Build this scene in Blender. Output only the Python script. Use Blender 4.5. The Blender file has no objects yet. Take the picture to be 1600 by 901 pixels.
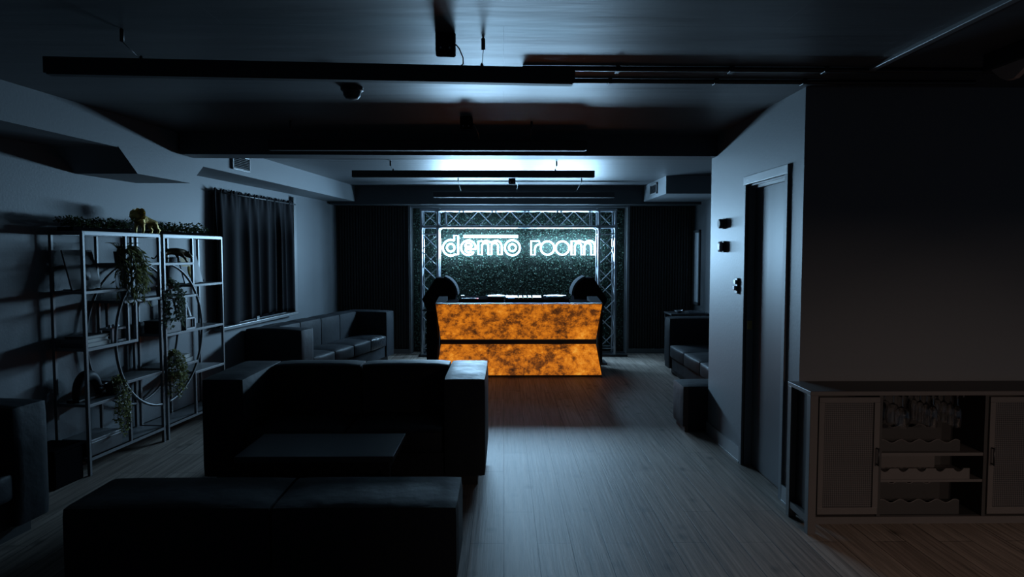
import bpy, bmesh, math, random
from math import sin, cos, pi, radians
from mathutils import Vector, Matrix, noise
random.seed(7)
S = bpy.context.scene
C = S.collection

# ------------------------------------------------------------------ camera, world, light, exposure
cam = bpy.data.objects.new('camera', bpy.data.cameras.new('camera')); C.objects.link(cam)
cam.data.lens = 24.0; cam.data.sensor_width = 36.0; cam.data.clip_start = 0.05
cam.location = (0, 0, 1.6)
cam.rotation_euler = (radians(90 - 3.139), 0, radians(-0.697))
S.camera = cam
S.view_settings.view_transform = 'Standard'
try: S.view_settings.look = 'None'
except Exception: pass
S.view_settings.gamma = 1.0
S.view_settings.use_curve_mapping = False
S.view_settings.exposure = 0.18
w = bpy.data.worlds.new('world'); S.world = w; w.use_nodes = True
w.node_tree.nodes['Background'].inputs[0].default_value = (0.4, 0.65, 1.0, 1)
w.node_tree.nodes['Background'].inputs[1].default_value = 0.04
SIGN_COLOR = (0.40, 0.70, 1.0)
SIGN_STRENGTH = 7.0
BOOTH_STRENGTH = 0.74
for nm, x, sx, e, back in (('sign_light_demo', -0.38, 1.16, 165.0, 0), ('sign_light_room', 0.95, 1.02, 88.0, 0), ('sign_glow_demo', -0.38, 1.16, 13.0, 1), ('sign_glow_room', 0.95, 1.02, 12.0, 1)):
    la = bpy.data.lights.new(nm, 'AREA'); la.shape = 'RECTANGLE'; la.size = sx; la.size_y = 0.24; la.energy = e; la.color = SIGN_COLOR
    lo = bpy.data.objects.new(nm, la); C.objects.link(lo)      # the sign's light: most of it into the room (-y), a little onto the hedge (+y)
    lo.location = (x, 10.72 if back else 10.675, 1.68); lo.rotation_euler = (radians(90 if back else -90), 0, 0)
for x in (1.9, 2.9, 3.9):                                       # unseen warm lamp behind the camera, copies added for sparkle on the glasses
    ld = bpy.data.lights.new('unseen_warm_lamp', 'AREA'); ld.energy = 2.5; ld.spread = radians(62); ld.color = (1.0, 0.74, 0.62); ld.shape = 'DISK'; ld.size = 0.07
    lamp = bpy.data.objects.new('unseen_warm_lamp', ld); C.objects.link(lamp)
    lamp.location = (x, -0.9, 1.8); lamp.rotation_euler = (radians(60), 0, radians(3))

# ------------------------------------------------------------------ materials
def mat(name, color, rough=0.5, metal=0.0, spec=0.5, bump=None, var=None, trans=0.0, coat=0.0, sheen=0.0, rvar=None):
    m = bpy.data.materials.new(name); m.use_nodes = True
    nt = m.node_tree; b = nt.nodes['Principled BSDF']
    b.inputs['Base Color'].default_value = (*color, 1)
    b.inputs['Roughness'].default_value = rough; b.inputs['Metallic'].default_value = metal
    b.inputs['Specular IOR Level'].default_value = spec
    b.inputs['Transmission Weight'].default_value = trans
    b.inputs['Coat Weight'].default_value = coat
    b.inputs['Sheen Weight'].default_value = sheen
    tc = nt.nodes.new('ShaderNodeTexCoord')
    if var:      # (scale, other colour)
        n = nt.nodes.new('ShaderNodeTexNoise'); n.inputs['Scale'].default_value = var[0]; n.inputs['Detail'].default_value = 5
        mx = nt.nodes.new('ShaderNodeMix'); mx.data_type = 'RGBA'
        mx.inputs[6].default_value = (*color, 1); mx.inputs[7].default_value = (*var[1], 1)
        nt.links.new(tc.outputs['Object'], n.inputs['Vector']); nt.links.new(n.outputs['Fac'], mx.inputs[0])
        nt.links.new(mx.outputs[2], b.inputs['Base Color'])
    if rvar:
        n = nt.nodes.new('ShaderNodeTexNoise'); n.inputs['Scale'].default_value = rvar[0]
        mr = nt.nodes.new('ShaderNodeMapRange'); mr.inputs[1].default_value = 0.3; mr.inputs[2].default_value = 0.7
        mr.inputs[3].default_value = rough - rvar[1]; mr.inputs[4].default_value = rough + rvar[1]
        nt.links.new(tc.outputs['Object'], n.inputs['Vector']); nt.links.new(n.outputs['Fac'], mr.inputs[0]); nt.links.new(mr.outputs[0], b.inputs['Roughness'])
    if bump:     # (scale, strength, distance)
        n = nt.nodes.new('ShaderNodeTexNoise'); n.inputs['Scale'].default_value = bump[0]; n.inputs['Detail'].default_value = 4
        bp = nt.nodes.new('ShaderNodeBump'); bp.inputs['Strength'].default_value = bump[1]; bp.inputs['Distance'].default_value = bump[2]
        nt.links.new(tc.outputs['Object'], n.inputs['Vector']); nt.links.new(n.outputs['Fac'], bp.inputs['Height'])
        nt.links.new(bp.outputs['Normal'], b.inputs['Normal'])
    return m
M = {}
M['wall'] = mat('wall_paint', (0.128, 0.138, 0.148), 0.55, spec=0.3, bump=(60, 0.08, 0.01))
M['beam'] = mat('beam_paint', (0.05, 0.056, 0.062), 0.55, bump=(50, 0.08, 0.01))
M['leather'] = mat('black_leather', (0.021, 0.023, 0.027), 0.58, spec=0.13, bump=(9, 0.25, 0.02), rvar=(6, 0.06))
M['leather_worn'] = mat('black_leather_creased', (0.016, 0.017, 0.02), 0.34, bump=(14, 0.6, 0.03))
M['plinth'] = mat('black_plinth', (0.012, 0.012, 0.013), 0.6)
M['black'] = mat('black_metal', (0.012, 0.013, 0.015), 0.45)
M['blackmatte'] = mat('black_matte', (0.006, 0.006, 0.007), 0.9, spec=0.0)
M['chrome'] = mat('brushed_chrome', (0.6, 0.62, 0.65), 0.22, 1.0)
M['alu'] = mat('truss_aluminium', (0.36, 0.38, 0.41), 0.4, 1.0)
M['silver'] = mat('silver_plastic', (0.45, 0.47, 0.5), 0.35, 0.3)
M['shelf_metal'] = mat('grey_shelf_metal', (0.12, 0.125, 0.13), 0.42, 0.35)
M['shelf_board'] = mat('grey_shelf_board', (0.15, 0.155, 0.16), 0.5, var=(8, (0.12, 0.12, 0.125)))
M['gold'] = mat('antique_gold', (0.62, 0.45, 0.14), 0.38, 0.55, bump=(40, 0.5, 0.02))
M['darkgold'] = mat('dark_bronze', (0.10, 0.075, 0.035), 0.35, 0.4, bump=(30, 0.4, 0.02))
M['brass'] = mat('brass', (0.75, 0.55, 0.22), 0.3, 1.0)
M['leaf'] = mat('hedge_leaf', (0.06, 0.11, 0.08), 0.42, var=(25, (0.12, 0.20, 0.145)))
M['mossback'] = mat('hedge_backing', (0.015, 0.025, 0.018), 0.8, bump=(60, 0.6, 0.03))
M['plant'] = mat('plant_leaf', (0.13, 0.14, 0.06), 0.45, var=(40, (0.24, 0.23, 0.09)))
M['box_leaf'] = mat('boxwood_leaf', (0.02, 0.03, 0.014), 0.5, var=(30, (0.035, 0.05, 0.02)))
M['ivy'] = mat('ivy_leaf', (0.06, 0.075, 0.045), 0.4, var=(35, (0.12, 0.14, 0.09)))
M['pot'] = mat('black_pot', (0.014, 0.014, 0.015), 0.5)
M['curtain'] = mat('grey_curtain_cloth', (0.013, 0.013, 0.0155), 0.9, spec=0.1, bump=(120, 0.15, 0.005))
M['slat'] = mat('dark_slat_wood', (0.018, 0.016, 0.015), 0.6, bump=(30, 0.1, 0.01))
M['trim'] = mat('satin_trim', (0.16, 0.165, 0.17), 0.35)
M['door'] = mat('door_paint', (0.085, 0.092, 0.10), 0.5, spec=0.25)
M['cab'] = mat('cabinet_wood', (0.085, 0.078, 0.074), 0.5, var=(6, (0.065, 0.058, 0.055)))
M['cabdark'] = mat('cabinet_inside', (0.02, 0.019, 0.018), 0.6)
M['glass'] = mat('clear_glass', (1, 1, 1), 0.06, trans=1.0)
M['frost'] = mat('frosted_pane', (0.55, 0.6, 0.65), 0.4)
M['board'] = mat('picture_board', (0.09, 0.085, 0.085), 0.5, var=(5, (0.05, 0.048, 0.05)))
M['art'] = mat('pale_artboard', (0.22, 0.22, 0.23), 0.5, var=(14, (0.16, 0.16, 0.17)))
M['ochre'] = mat('ochre_paint', (0.42, 0.30, 0.05), 0.5)
M['book'] = mat('dark_book_cover', (0.06, 0.06, 0.065), 0.5)
M['book2'] = mat('grey_book_cover', (0.13, 0.13, 0.135), 0.5)
M['paper'] = mat('paper', (0.4, 0.39, 0.36), 0.7)
M['palewood'] = mat('pale_wood', (0.5, 0.34, 0.28), 0.6, var=(5, (0.42, 0.28, 0.23)))
M['tabletop'] = mat('dark_tabletop', (0.05, 0.05, 0.055), 0.35)
M['white'] = mat('pale_plastic', (0.22, 0.23, 0.25), 0.5)

def thin(m, amount):
    nt = m.node_tree; b = nt.nodes['Principled BSDF']; out = nt.nodes['Material Output']
    tr = nt.nodes.new('ShaderNodeBsdfTranslucent'); mx = nt.nodes.new('ShaderNodeMixShader'); mx.inputs[0].default_value = amount
    src = b.inputs['Base Color'].links[0].from_socket; nt.links.new(src, tr.inputs['Color'])
    nt.links.new(b.outputs[0], mx.inputs[1]); nt.links.new(tr.outputs[0], mx.inputs[2]); nt.links.new(mx.outputs[0], out.inputs['Surface'])
for k in ('plant', 'ivy', 'box_leaf'): thin(M[k], 0.45)
def floor_mat():
    m = bpy.data.materials.new('grey_brown_planks'); m.use_nodes = True
    nt = m.node_tree; L = nt.links; b = nt.nodes['Principled BSDF']
    tc = nt.nodes.new('ShaderNodeTexCoord')
    mp = nt.nodes.new('ShaderNodeMapping'); mp.inputs['Rotation'].default_value = (0, 0, pi/2)
    L.new(tc.outputs['Object'], mp.inputs['Vector'])
    br = nt.nodes.new('ShaderNodeTexBrick')
    br.offset = 0.37; br.inputs['Scale'].default_value = 1.0; br.inputs['Brick Width'].default_value = 1.22; br.inputs['Row Height'].default_value = 0.185
    br.inputs['Mortar Size'].default_value = 0.0022; br.inputs['Mortar Smooth'].default_value = 0.3; br.inputs['Bias'].default_value = 0.0
    br.inputs['Color1'].default_value = (0.225, 0.18, 0.15, 1); br.inputs['Color2'].default_value = (0.30, 0.25, 0.21, 1); br.inputs['Mortar'].default_value = (0.03, 0.025, 0.022, 1)
    L.new(mp.outputs[0], br.inputs['Vector'])
    # grain streaks along the plank
    mp2 = nt.nodes.new('ShaderNodeMapping'); mp2.inputs['Scale'].default_value = (48, 1.3, 1)
    L.new(tc.outputs['Object'], mp2.inputs['Vector'])
    n = nt.nodes.new('ShaderNodeTexNoise'); n.inputs['Scale'].default_value = 1.0; n.inputs['Detail'].default_value = 6; n.inputs['Roughness'].default_value = 0.65
    L.new(mp2.outputs[0], n.inputs['Vector'])
    cr = nt.nodes.new('ShaderNodeValToRGB'); cr.color_ramp.elements[0].position = 0.3; cr.color_ramp.elements[0].color = (0.38, 0.38, 0.38, 1)
    cr.color_ramp.elements[1].position = 0.7; cr.color_ramp.elements[1].color = (1.3, 1.3, 1.3, 1)
    L.new(n.outputs['Fac'], cr.inputs['Fac'])
    # knots and worn spots
    mp3 = nt.nodes.new('ShaderNodeMapping'); mp3.inputs['Scale'].default_value = (5, 3.4, 1)
    L.new(tc.outputs['Object'], mp3.inputs['Vector'])
    v = nt.nodes.new('ShaderNodeTexVoronoi'); v.inputs['Scale'].default_value = 1.0
    L.new(mp3.outputs[0], v.inputs['Vector'])
    cr2 = nt.nodes.new('ShaderNodeValToRGB'); cr2.color_ramp.elements[0].position = 0.03; cr2.color_ramp.elements[0].color = (0.3, 0.3, 0.3, 1)
    cr2.color_ramp.elements[1].position = 0.20; cr2.color_ramp.elements[1].color = (1, 1, 1, 1)
    L.new(v.outputs['Distance'], cr2.inputs['Fac'])
    m1 = nt.nodes.new('ShaderNodeMix'); m1.data_type = 'RGBA'; m1.blend_type = 'MULTIPLY'; m1.inputs[0].default_value = 1
    L.new(br.outputs['Color'], m1.inputs[6]); L.new(cr.outputs['Color'], m1.inputs[7])
    m2 = nt.nodes.new('ShaderNodeMix'); m2.data_type = 'RGBA'; m2.blend_type = 'MULTIPLY'; m2.inputs[0].default_value = 0.8
    L.new(m1.outputs[2], m2.inputs[6]); L.new(cr2.outputs['Color'], m2.inputs[7])
    L.new(m2.outputs[2], b.inputs['Base Color'])
    b.inputs['Roughness'].default_value = 0.56; b.inputs['Specular IOR Level'].default_value = 0.2
    bp = nt.nodes.new('ShaderNodeBump'); bp.inputs['Strength'].default_value = 0.5; bp.inputs['Distance'].default_value = 0.004
    L.new(n.outputs['Fac'], bp.inputs['Height'])
    bp2 = nt.nodes.new('ShaderNodeBump'); bp2.inputs['Strength'].default_value = 0.5; bp2.inputs['Distance'].default_value = 0.003; bp2.invert = True
    L.new(br.outputs['Fac'], bp2.inputs['Height']); L.new(bp.outputs['Normal'], bp2.inputs['Normal']); L.new(bp2.outputs['Normal'], b.inputs['Normal'])
    return m
M['floor'] = floor_mat()

def ceiling_mat():
    m = mat('ceiling_satin_paint', (0.06, 0.064, 0.07), 0.49, spec=0.4)
    nt = m.node_tree; L = nt.links; b = nt.nodes['Principled BSDF']
    tc = nt.nodes.new('ShaderNodeTexCoord')
    br = nt.nodes.new('ShaderNodeTexBrick'); br.inputs['Scale'].default_value = 1; br.inputs['Brick Width'].default_value = 2.4; br.inputs['Row Height'].default_value = 0.6
    br.inputs['Mortar Size'].default_value = 0.002; br.inputs['Mortar Smooth'].default_value = 0.5
    L.new(tc.outputs['Object'], br.inputs['Vector'])
    mp = nt.nodes.new('ShaderNodeMapping'); mp.inputs['Scale'].default_value = (0.5, 3.0, 1); L.new(tc.outputs['Object'], mp.inputs['Vector'])
    n = nt.nodes.new('ShaderNodeTexNoise'); n.inputs['Scale'].default_value = 2.0; n.inputs['Detail'].default_value = 3; L.new(mp.outputs[0], n.inputs['Vector'])
    b1 = nt.nodes.new('ShaderNodeBump'); b1.inputs['Strength'].default_value = 0.12; b1.inputs['Distance'].default_value = 0.03; L.new(n.outputs['Fac'], b1.inputs['Height'])
    b2 = nt.nodes.new('ShaderNodeBump'); b2.inputs['Strength'].default_value = 0.3; b2.inputs['Distance'].default_value = 0.004; b2.invert = True
    L.new(br.outputs['Fac'], b2.inputs['Height']); L.new(b1.outputs['Normal'], b2.inputs['Normal']); L.new(b2.outputs['Normal'], b.inputs['Normal'])
    return m
M['ceiling'] = ceiling_mat()

def emit(name, color, strength):
    m = bpy.data.materials.new(name); m.use_nodes = True; nt = m.node_tree
    b = nt.nodes['Principled BSDF']; b.inputs['Base Color'].default_value = (0.8, 0.85, 0.9, 1)
    b.inputs['Emission Color'].default_value = (*color, 1); b.inputs['Emission Strength'].default_value = strength
    return m
M['neon'] = emit('neon_tube', SIGN_COLOR, SIGN_STRENGTH)
M['greymetal'] = mat('grey_metal', (0.3, 0.31, 0.33), 0.4, 0.2)
M['grille'] = mat('dark_grey_grille', (0.035, 0.037, 0.04), 0.8, spec=0.0)
M['head'] = mat('pale_head_trim', (0.24, 0.25, 0.26), 0.4)
M['lens'] = mat('unlit_grey_lens', (0.05, 0.053, 0.056), 0.6, spec=0.15)
M['redled'] = emit('red_button_light', (1, 0.1, 0.12), 0.6)
M['screen'] = emit('blue_mixer_display', (0.15, 0.45, 0.9), 0.5)

def onyx_mat():
    m = bpy.data.materials.new('backlit_onyx_panel'); m.use_nodes = True
    nt = m.node_tree; L = nt.links; b = nt.nodes['Principled BSDF']
    tc = nt.nodes.new('ShaderNodeTexCoord')
    n1 = nt.nodes.new('ShaderNodeTexNoise'); n1.inputs['Scale'].default_value = 2.3; n1.inputs['Detail'].default_value = 10; n1.inputs['Roughness'].default_value = 0.72; n1.inputs['Distortion'].default_value = 0.5
    n2 = nt.nodes.new('ShaderNodeTexNoise'); n2.inputs['Scale'].default_value = 11; n2.inputs['Detail'].default_value = 8; n2.inputs['Roughness'].default_value = 0.75
    L.new(tc.outputs['Object'], n1.inputs['Vector']); L.new(tc.outputs['Object'], n2.inputs['Vector'])
    ad = nt.nodes.new('ShaderNodeMath'); ad.operation = 'MULTIPLY_ADD'; ad.inputs[1].default_value = 0.55
    h = nt.nodes.new('ShaderNodeMath'); h.operation = 'MULTIPLY'; h.inputs[1].default_value = 0.45
    L.new(n1.outputs['Fac'], h.inputs[0]); L.new(n2.outputs['Fac'], ad.inputs[0]); L.new(h.outputs[0], ad.inputs[2])
    cr = nt.nodes.new('ShaderNodeValToRGB'); e = cr.color_ramp.elements
    e[0].position = 0.38; e[0].color = (0.03, 0.012, 0.006, 1); e[1].position = 0.64; e[1].color = (1.0, 0.42, 0.05, 1)
    for p, c in ((0.45, (0.18, 0.05, 0.008, 1)), (0.50, (0.52, 0.14, 0.010, 1)), (0.56, (0.80, 0.235, 0.014, 1))):
        k = e.new(p); k.color = c
    L.new(ad.outputs[0], cr.inputs['Fac'])
    b.inputs['Base Color'].default_value = (0.03, 0.012, 0.005, 1); b.inputs['Roughness'].default_value = 0.25
    L.new(cr.outputs['Color'], b.inputs['Emission Color']); b.inputs['Emission Strength'].default_value = BOOTH_STRENGTH
    return m
M['onyx'] = onyx_mat()

def perforated():
    m = bpy.data.materials.new('woven_metal_mesh'); m.use_nodes = True; nt = m.node_tree; L = nt.links; b = nt.nodes['Principled BSDF']
    tc = nt.nodes.new('ShaderNodeTexCoord'); mp = nt.nodes.new('ShaderNodeMapping'); mp.inputs['Rotation'].default_value = (0, pi/4, 0); L.new(tc.outputs['Object'], mp.inputs['Vector'])
    ck = nt.nodes.new('ShaderNodeTexChecker'); ck.inputs['Scale'].default_value = 130
    ck.inputs['Color1'].default_value = (0.02, 0.02, 0.021, 1); ck.inputs['Color2'].default_value = (0.085, 0.08, 0.08, 1)
    L.new(mp.outputs[0], ck.inputs['Vector']); L.new(ck.outputs['Color'], b.inputs['Base Color']); b.inputs['Roughness'].default_value = 0.5; b.inputs['Metallic'].default_value = 0.3
    return m
M['mesh'] = perforated()

# ------------------------------------------------------------------ mesh helpers
def merge(bm, other):
    me = bpy.data.meshes.new('tmp'); other.to_mesh(me); other.free(); bm.from_mesh(me); bpy.data.meshes.remove(me)
def box(bm, x0, x1, y0, y1, z0, z1, r=0.0, seg=2, puff=0.0, mtx=None):
    t = bmesh.new(); bmesh.ops.create_cube(t, size=1)
    for v in t.verts:
        v.co = Vector(((x0+x1)/2 + v.co.x*(x1-x0), (y0+y1)/2 + v.co.y*(y1-y0), (z0+z1)/2 + v.co.z*(z1-z0)))
    if puff:
        bmesh.ops.subdivide_edges(t, edges=t.edges[:], cuts=7, use_grid_fill=True)
        cx, cy, cz = (x0+x1)/2, (y0+y1)/2, (z0+z1)/2
        hx, hy, hz = (x1-x0)/2, (y1-y0)/2, (z1-z0)/2
        for v in t.verts:
            a, b_, c = (v.co.x-cx)/hx, (v.co.y-cy)/hy, (v.co.z-cz)/hz
            rr = r
            # round the edges by pulling towards an inner box
            q = Vector((max(-hx+rr, min(hx-rr, v.co.x-cx)), max(-hy+rr, min(hy-rr, v.co.y-cy)), max(-hz+rr, min(hz-rr, v.co.z-cz))))
            d = Vector((v.co.x-cx, v.co.y-cy, v.co.z-cz)) - q
            if d.length > 1e-6: d = d.normalized()*rr
            p = q + d
            k = (1-a*a)*(1-b_*b_) if abs(c) > 0.99 else 0
            p.z += puff*k*(1 if c > 0 else 0.0)
            k2 = (1-a*a)*(1-c*c) if b_ < -0.99 else 0
            p.y -= puff*0.6*k2
            v.co = p + Vector((cx, cy, cz))
    elif r > 0:
        bmesh.ops.bevel(t, geom=t.edges[:]+t.verts[:], offset=r, segments=seg, affect='EDGES', profile=0.5)
    if mtx is not None: bmesh.ops.transform(t, matrix=mtx, verts=t.verts[:])
    merge(bm, t)
def frame_of(d):
    d = d.normalized(); u = Vector((0, 0, 1)) if abs(d.z) < 0.9 else Vector((1, 0, 0))
    a = d.cross(u).normalized(); return a, d.cross(a).normalized()
def path(bm, pts, r, seg=8, closed=False, caps=True):
    pts = [Vector(p) for p in pts]; n = len(pts); rings = []
    rad = r if isinstance(r, (list, tuple)) else [r]*n
    a = None
    for i, p in enumerate(pts):
        if closed: d = pts[(i+1) % n] - pts[i-1]
        else: d = pts[min(i+1, n-1)] - pts[max(i-1, 0)]
        d.normalize()
        if a is None: a, b = frame_of(d)
        else:
            a = (a - d*a.dot(d)); a = a.normalized() if a.length > 1e-6 else frame_of(d)[0]
            b = d.cross(a).normalized()
        b = d.cross(a).normalized()
        rings.append([bm.verts.new(p + (a*cos(2*pi*k/seg) + b*sin(2*pi*k/seg))*rad[i]) for k in range(seg)])
    m = n if closed else n-1
    for i in range(m):
        r0, r1 = rings[i], rings[(i+1) % n]
        for k in range(seg):
            f = bm.faces.new((r0[k], r0[(k+1) % seg], r1[(k+1) % seg], r1[k])); f.smooth = True
    if caps and not closed:
        bm.faces.new(rings[0][::-1]); bm.faces.new(rings[-1])
def tube(bm, p0, p1, r, seg=8): path(bm, [p0, p1], r, seg)
def lathe(bm, prof, c=(0, 0, 0), seg=20, mtx=None):
    t = bmesh.new(); rings = []
    for (r, z) in prof:
        rings.append([t.verts.new((r*cos(2*pi*k/seg), r*sin(2*pi*k/seg), z)) for k in range(seg)] if r > 1e-6 else [t.verts.new((0, 0, z))])
    for i in range(len(prof)-1):
        a, b = rings[i], rings[i+1]
        for k in range(seg):
            k2 = (k+1) % seg
            if len(a) == 1 and len(b) == 1: continue
            if len(a) == 1: f = t.faces.new((a[0], b[k2], b[k]))
            elif len(b) == 1: f = t.faces.new((a[k], a[k2], b[0]))
            else: f = t.faces.new((a[k], a[k2], b[k2], b[k]))
            f.smooth = True
    bmesh.ops.recalc_face_normals(t, faces=t.faces[:])
    if mtx is not None: bmesh.ops.transform(t, matrix=mtx, verts=t.verts[:])
    bmesh.ops.translate(t, verts=t.verts[:], vec=c)
    merge(bm, t)
def prism(bm, poly, axis, a0, a1):
    """polygon extruded along an axis: axis 'x' -> poly in (y,z); 'y' -> (x,z); 'z' -> (x,y)"""
    def P(p, a): return {'x': (a, p[0], p[1]), 'y': (p[0], a, p[1]), 'z': (p[0], p[1], a)}[axis]
    t = bmesh.new()
    A = [t.verts.new(P(p, a0)) for p in poly]; B = [t.verts.new(P(p, a1)) for p in poly]
    t.faces.new(A); t.faces.new(B[::-1]); n = len(poly)
    for i in range(n): t.faces.new((A[i], B[i], B[(i+1) % n], A[(i+1) % n]))
    bmesh.ops.recalc_face_normals(t, faces=t.faces[:]); merge(bm, t)
def hexa(bm, v8):
    t = bmesh.new(); v = [t.verts.new(p) for p in v8]
    for f in ((0, 1, 2, 3), (4, 5, 6, 7), (0, 1, 5, 4), (1, 2, 6, 5), (2, 3, 7, 6), (3, 0, 4, 7)): t.faces.new([v[i] for i in f])
    bmesh.ops.recalc_face_normals(t, faces=t.faces[:]); merge(bm, t)
def leaf(bm, p, d, size, width=0.45, up=None):
    d = Vector(d).normalized(); a, b = frame_of(d)
    ang = random.uniform(0, 2*pi); s = (a*cos(ang) + b*sin(ang))*size*width; nrm = d.cross(s).normalized()*size*0.12
    p = Vector(p)
    v = [bm.verts.new(q) for q in (p, p + d*size*0.5 + s + nrm, p + d*size, p + d*size*0.5 - s + nrm)]
    bm.faces.new((v[0], v[1], v[2])); bm.faces.new((v[0], v[2], v[3]))
def obj(name, bm, m, parent=None, smooth_angle=None):
    me = bpy.data.meshes.new(name); bm.to_mesh(me); bm.free(); me.materials.append(m if not isinstance(m, str) else M[m])
    o = bpy.data.objects.new(name, me); C.objects.link(o)
    if parent is not None: o.parent = parent
    if smooth_angle:
        for p in me.polygons: p.use_smooth = True
        try: me.set_sharp_from_angle(angle=radians(smooth_angle))
        except Exception: pass
    return o
def thing(name, label, cat, loc=(0, 0, 0), rotz=0.0, group=None):
    o = bpy.data.objects.new(name, None); C.objects.link(o); o.empty_display_size = 0.1
    o.location = loc; o.rotation_euler = (0, 0, rotz); o['label'] = label; o['category'] = cat
    if group: o['group'] = group
    return o
def tag(o, label, cat, group=None):
    o['label'] = label; o['category'] = cat
    if group: o['group'] = group
    return o
def struct(name, bm, m, label=None, parent=None):
    o = obj(name, bm, m, parent)
    if parent is None:
        o['kind'] = 'structure'
        if label: o['label'] = label
    return o
def dup(root, loc=None, rotz=None, label=None):
    r = root.copy(); C.objects.link(r)
    if loc is not None: r.location = loc
    if rotz is not None: r.rotation_euler = (0, 0, rotz)
    if label: r['label'] = label
    for ch in list(root.children):
        c = ch.copy(); C.objects.link(c); c.parent = r
        for g in list(ch.children):
            d = g.copy(); C.objects.link(d); d.parent = c
    return r
def B(): return bmesh.new()
def one(fn, *a, **k):
    bm = B(); fn(bm, *a, **k); return bm

# ------------------------------------------------------------------ layout constants (metres)
CZ = 2.57                                   # ceiling height
SL = 0.11                                   # the left wall runs slightly askew
LA = math.atan2(1, SL)                      # its direction as a rotation about z
def xw(y): return -3.08 + SL*(y - 6.2)      # the left wall's face
def xs(y): return -2.63 + 0.10*(y - 6.16)   # the face of the boxed-in duct along it
XR, YN, YF = 1.79, 4.08, 5.90               # right wall block: face, near end, far end
XREC = 2.97                                 # right wall of the recess beyond it
YB = 10.95

# ------------------------------------------------------------------ the shell
struct('floor', one(box, -4.2, 5.4, -2.2, 11.2, -0.1, 0.0), 'floor', 'grey-brown plank floor')
struct('ceiling', one(box, -4.2, 5.4, -2.2, 11.2, CZ, CZ+0.1), 'ceiling', 'dark satin painted ceiling')
bm = B()
hexa(bm, [(xw(-2.2)-0.3, -2.2, 0), (xw(-2.2), -2.2, 0), (xw(11.2), 11.2, 0), (xw(11.2)-0.3, 11.2, 0),
          (xw(-2.2)-0.3, -2.2, CZ), (xw(-2.2), -2.2, CZ), (xw(11.2), 11.2, CZ), (xw(11.2)-0.3, 11.2, CZ)])
struct('wall_left', bm, 'wall', 'dark grey painted wall on the left')
struct('wall_back', one(box, -2.8, 3.2, YB, YB+0.2, 0, CZ), 'wall', 'back wall behind the hedge panel')
DY0, DY1, DZ = 4.325, 5.02, 2.085           # door opening
bm = B()
box(bm, XR, 5.4, YN, DY0, 0, CZ)
box(bm, XR, 5.4, DY1, YF, 0, CZ)
box(bm, XR+0.17, 5.4, DY0, DY1, 0, CZ)
box(bm, XR, XR+0.17, DY0, DY1, DZ, CZ)
struct('wall_right', bm, 'wall', 'dark grey wall block on the right with a doorway')
struct('wall_recess', one(box, XREC, XREC+0.2, YF, YB, 0, CZ), 'beam', 'right wall of the far seating recess')
# beams and boxed-in ducts
hexa(bm := B(), [(-2.65, 5.68, 2.392), (XR+1.3, 5.78, 2.392), (XR+1.3, 5.99, 2.392), (-2.65, 5.92, 2.392),
                 (-2.65, 5.68, CZ), (XR+1.3, 5.78, CZ), (XR+1.3, 5.99, CZ), (-2.65, 5.92, CZ)])
struct('trim_1', bm, 'beam', 'dark dropped beam across the middle of the ceiling')
struct('trim_2', one(box, -2.6, XREC, 10.28, YB, 2.30, CZ), 'beam', 'dark dropped beam above the hedge wall')
bm = B()
def duct_sec(y): return [(xw(y)-0.05, y, 2.34), (xs(y), y, 2.34), (xs(y), y, CZ), (xw(y)-0.05, y, CZ)]
hexa(bm, duct_sec(-2.2) + duct_sec(10.4))
struct('trim_3', bm, 'wall', 'boxed-in duct along the top of the left wall')
bm = B()
def drop(y, z): return [(xw(y)-0.05, y, z), (xs(y)+0.003, y, z)]
a = drop(4.95, 2.345); b_ = drop(6.08, 2.345); c = drop(5.16, 2.175); d = drop(5.87, 2.175)
hexa(bm, [c[0], c[1], d[1], d[0], a[0], a[1], b_[1], b_[0]])
struct('trim_4', bm, 'wall', 'sloping-ended lower section of the left duct')
struct('trim_5', one(box, 2.10, XREC+0.05, 8.86, 10.4, 2.34, CZ), 'wall', 'boxed-in duct over the right recess')
# slat wall panels left and right of the hedge wall
def slats(x0, x1):
    bm = B(); box(bm, x0, x1, 10.66, YB, 0.0, 2.30)
    n = int((x1-x0)/0.042)
    for k in range(n):
        x = x0 + (k+0.5)*(x1-x0)/n; box(bm, x-0.012, x+0.012, 10.635, 10.665, 0.07, 2.30)
    return bm
struct('trim_6', slats(-2.72, -1.475), 'slat', 'dark vertical slat panelling left of the hedge wall')
struct('trim_7', slats(1.955, XREC), 'slat', 'dark vertical slat panelling right of the hedge wall')
struct('trim_8', one(box, -1.475, -1.435, 10.60, YB, 0, 2.30, 0.004), 'trim', 'pale corner trim left of the hedge wall')
struct('trim_9', one(box, 1.915, 1.955, 10.60, YB, 0, 2.30, 0.004), 'trim', 'pale corner trim right of the hedge wall')
struct('trim_10', one(box, -1.435, 1.915, 10.60, 10.66, 2.27, 2.30), 'trim', 'pale trim along the top of the hedge wall')
struct('trim_11', one(box, 1.93, 1.965, 0.2, 3.65, CZ-0.02, CZ+0.01, 0.004), 'trim', 'thin pale ceiling strip on the right')
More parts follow.
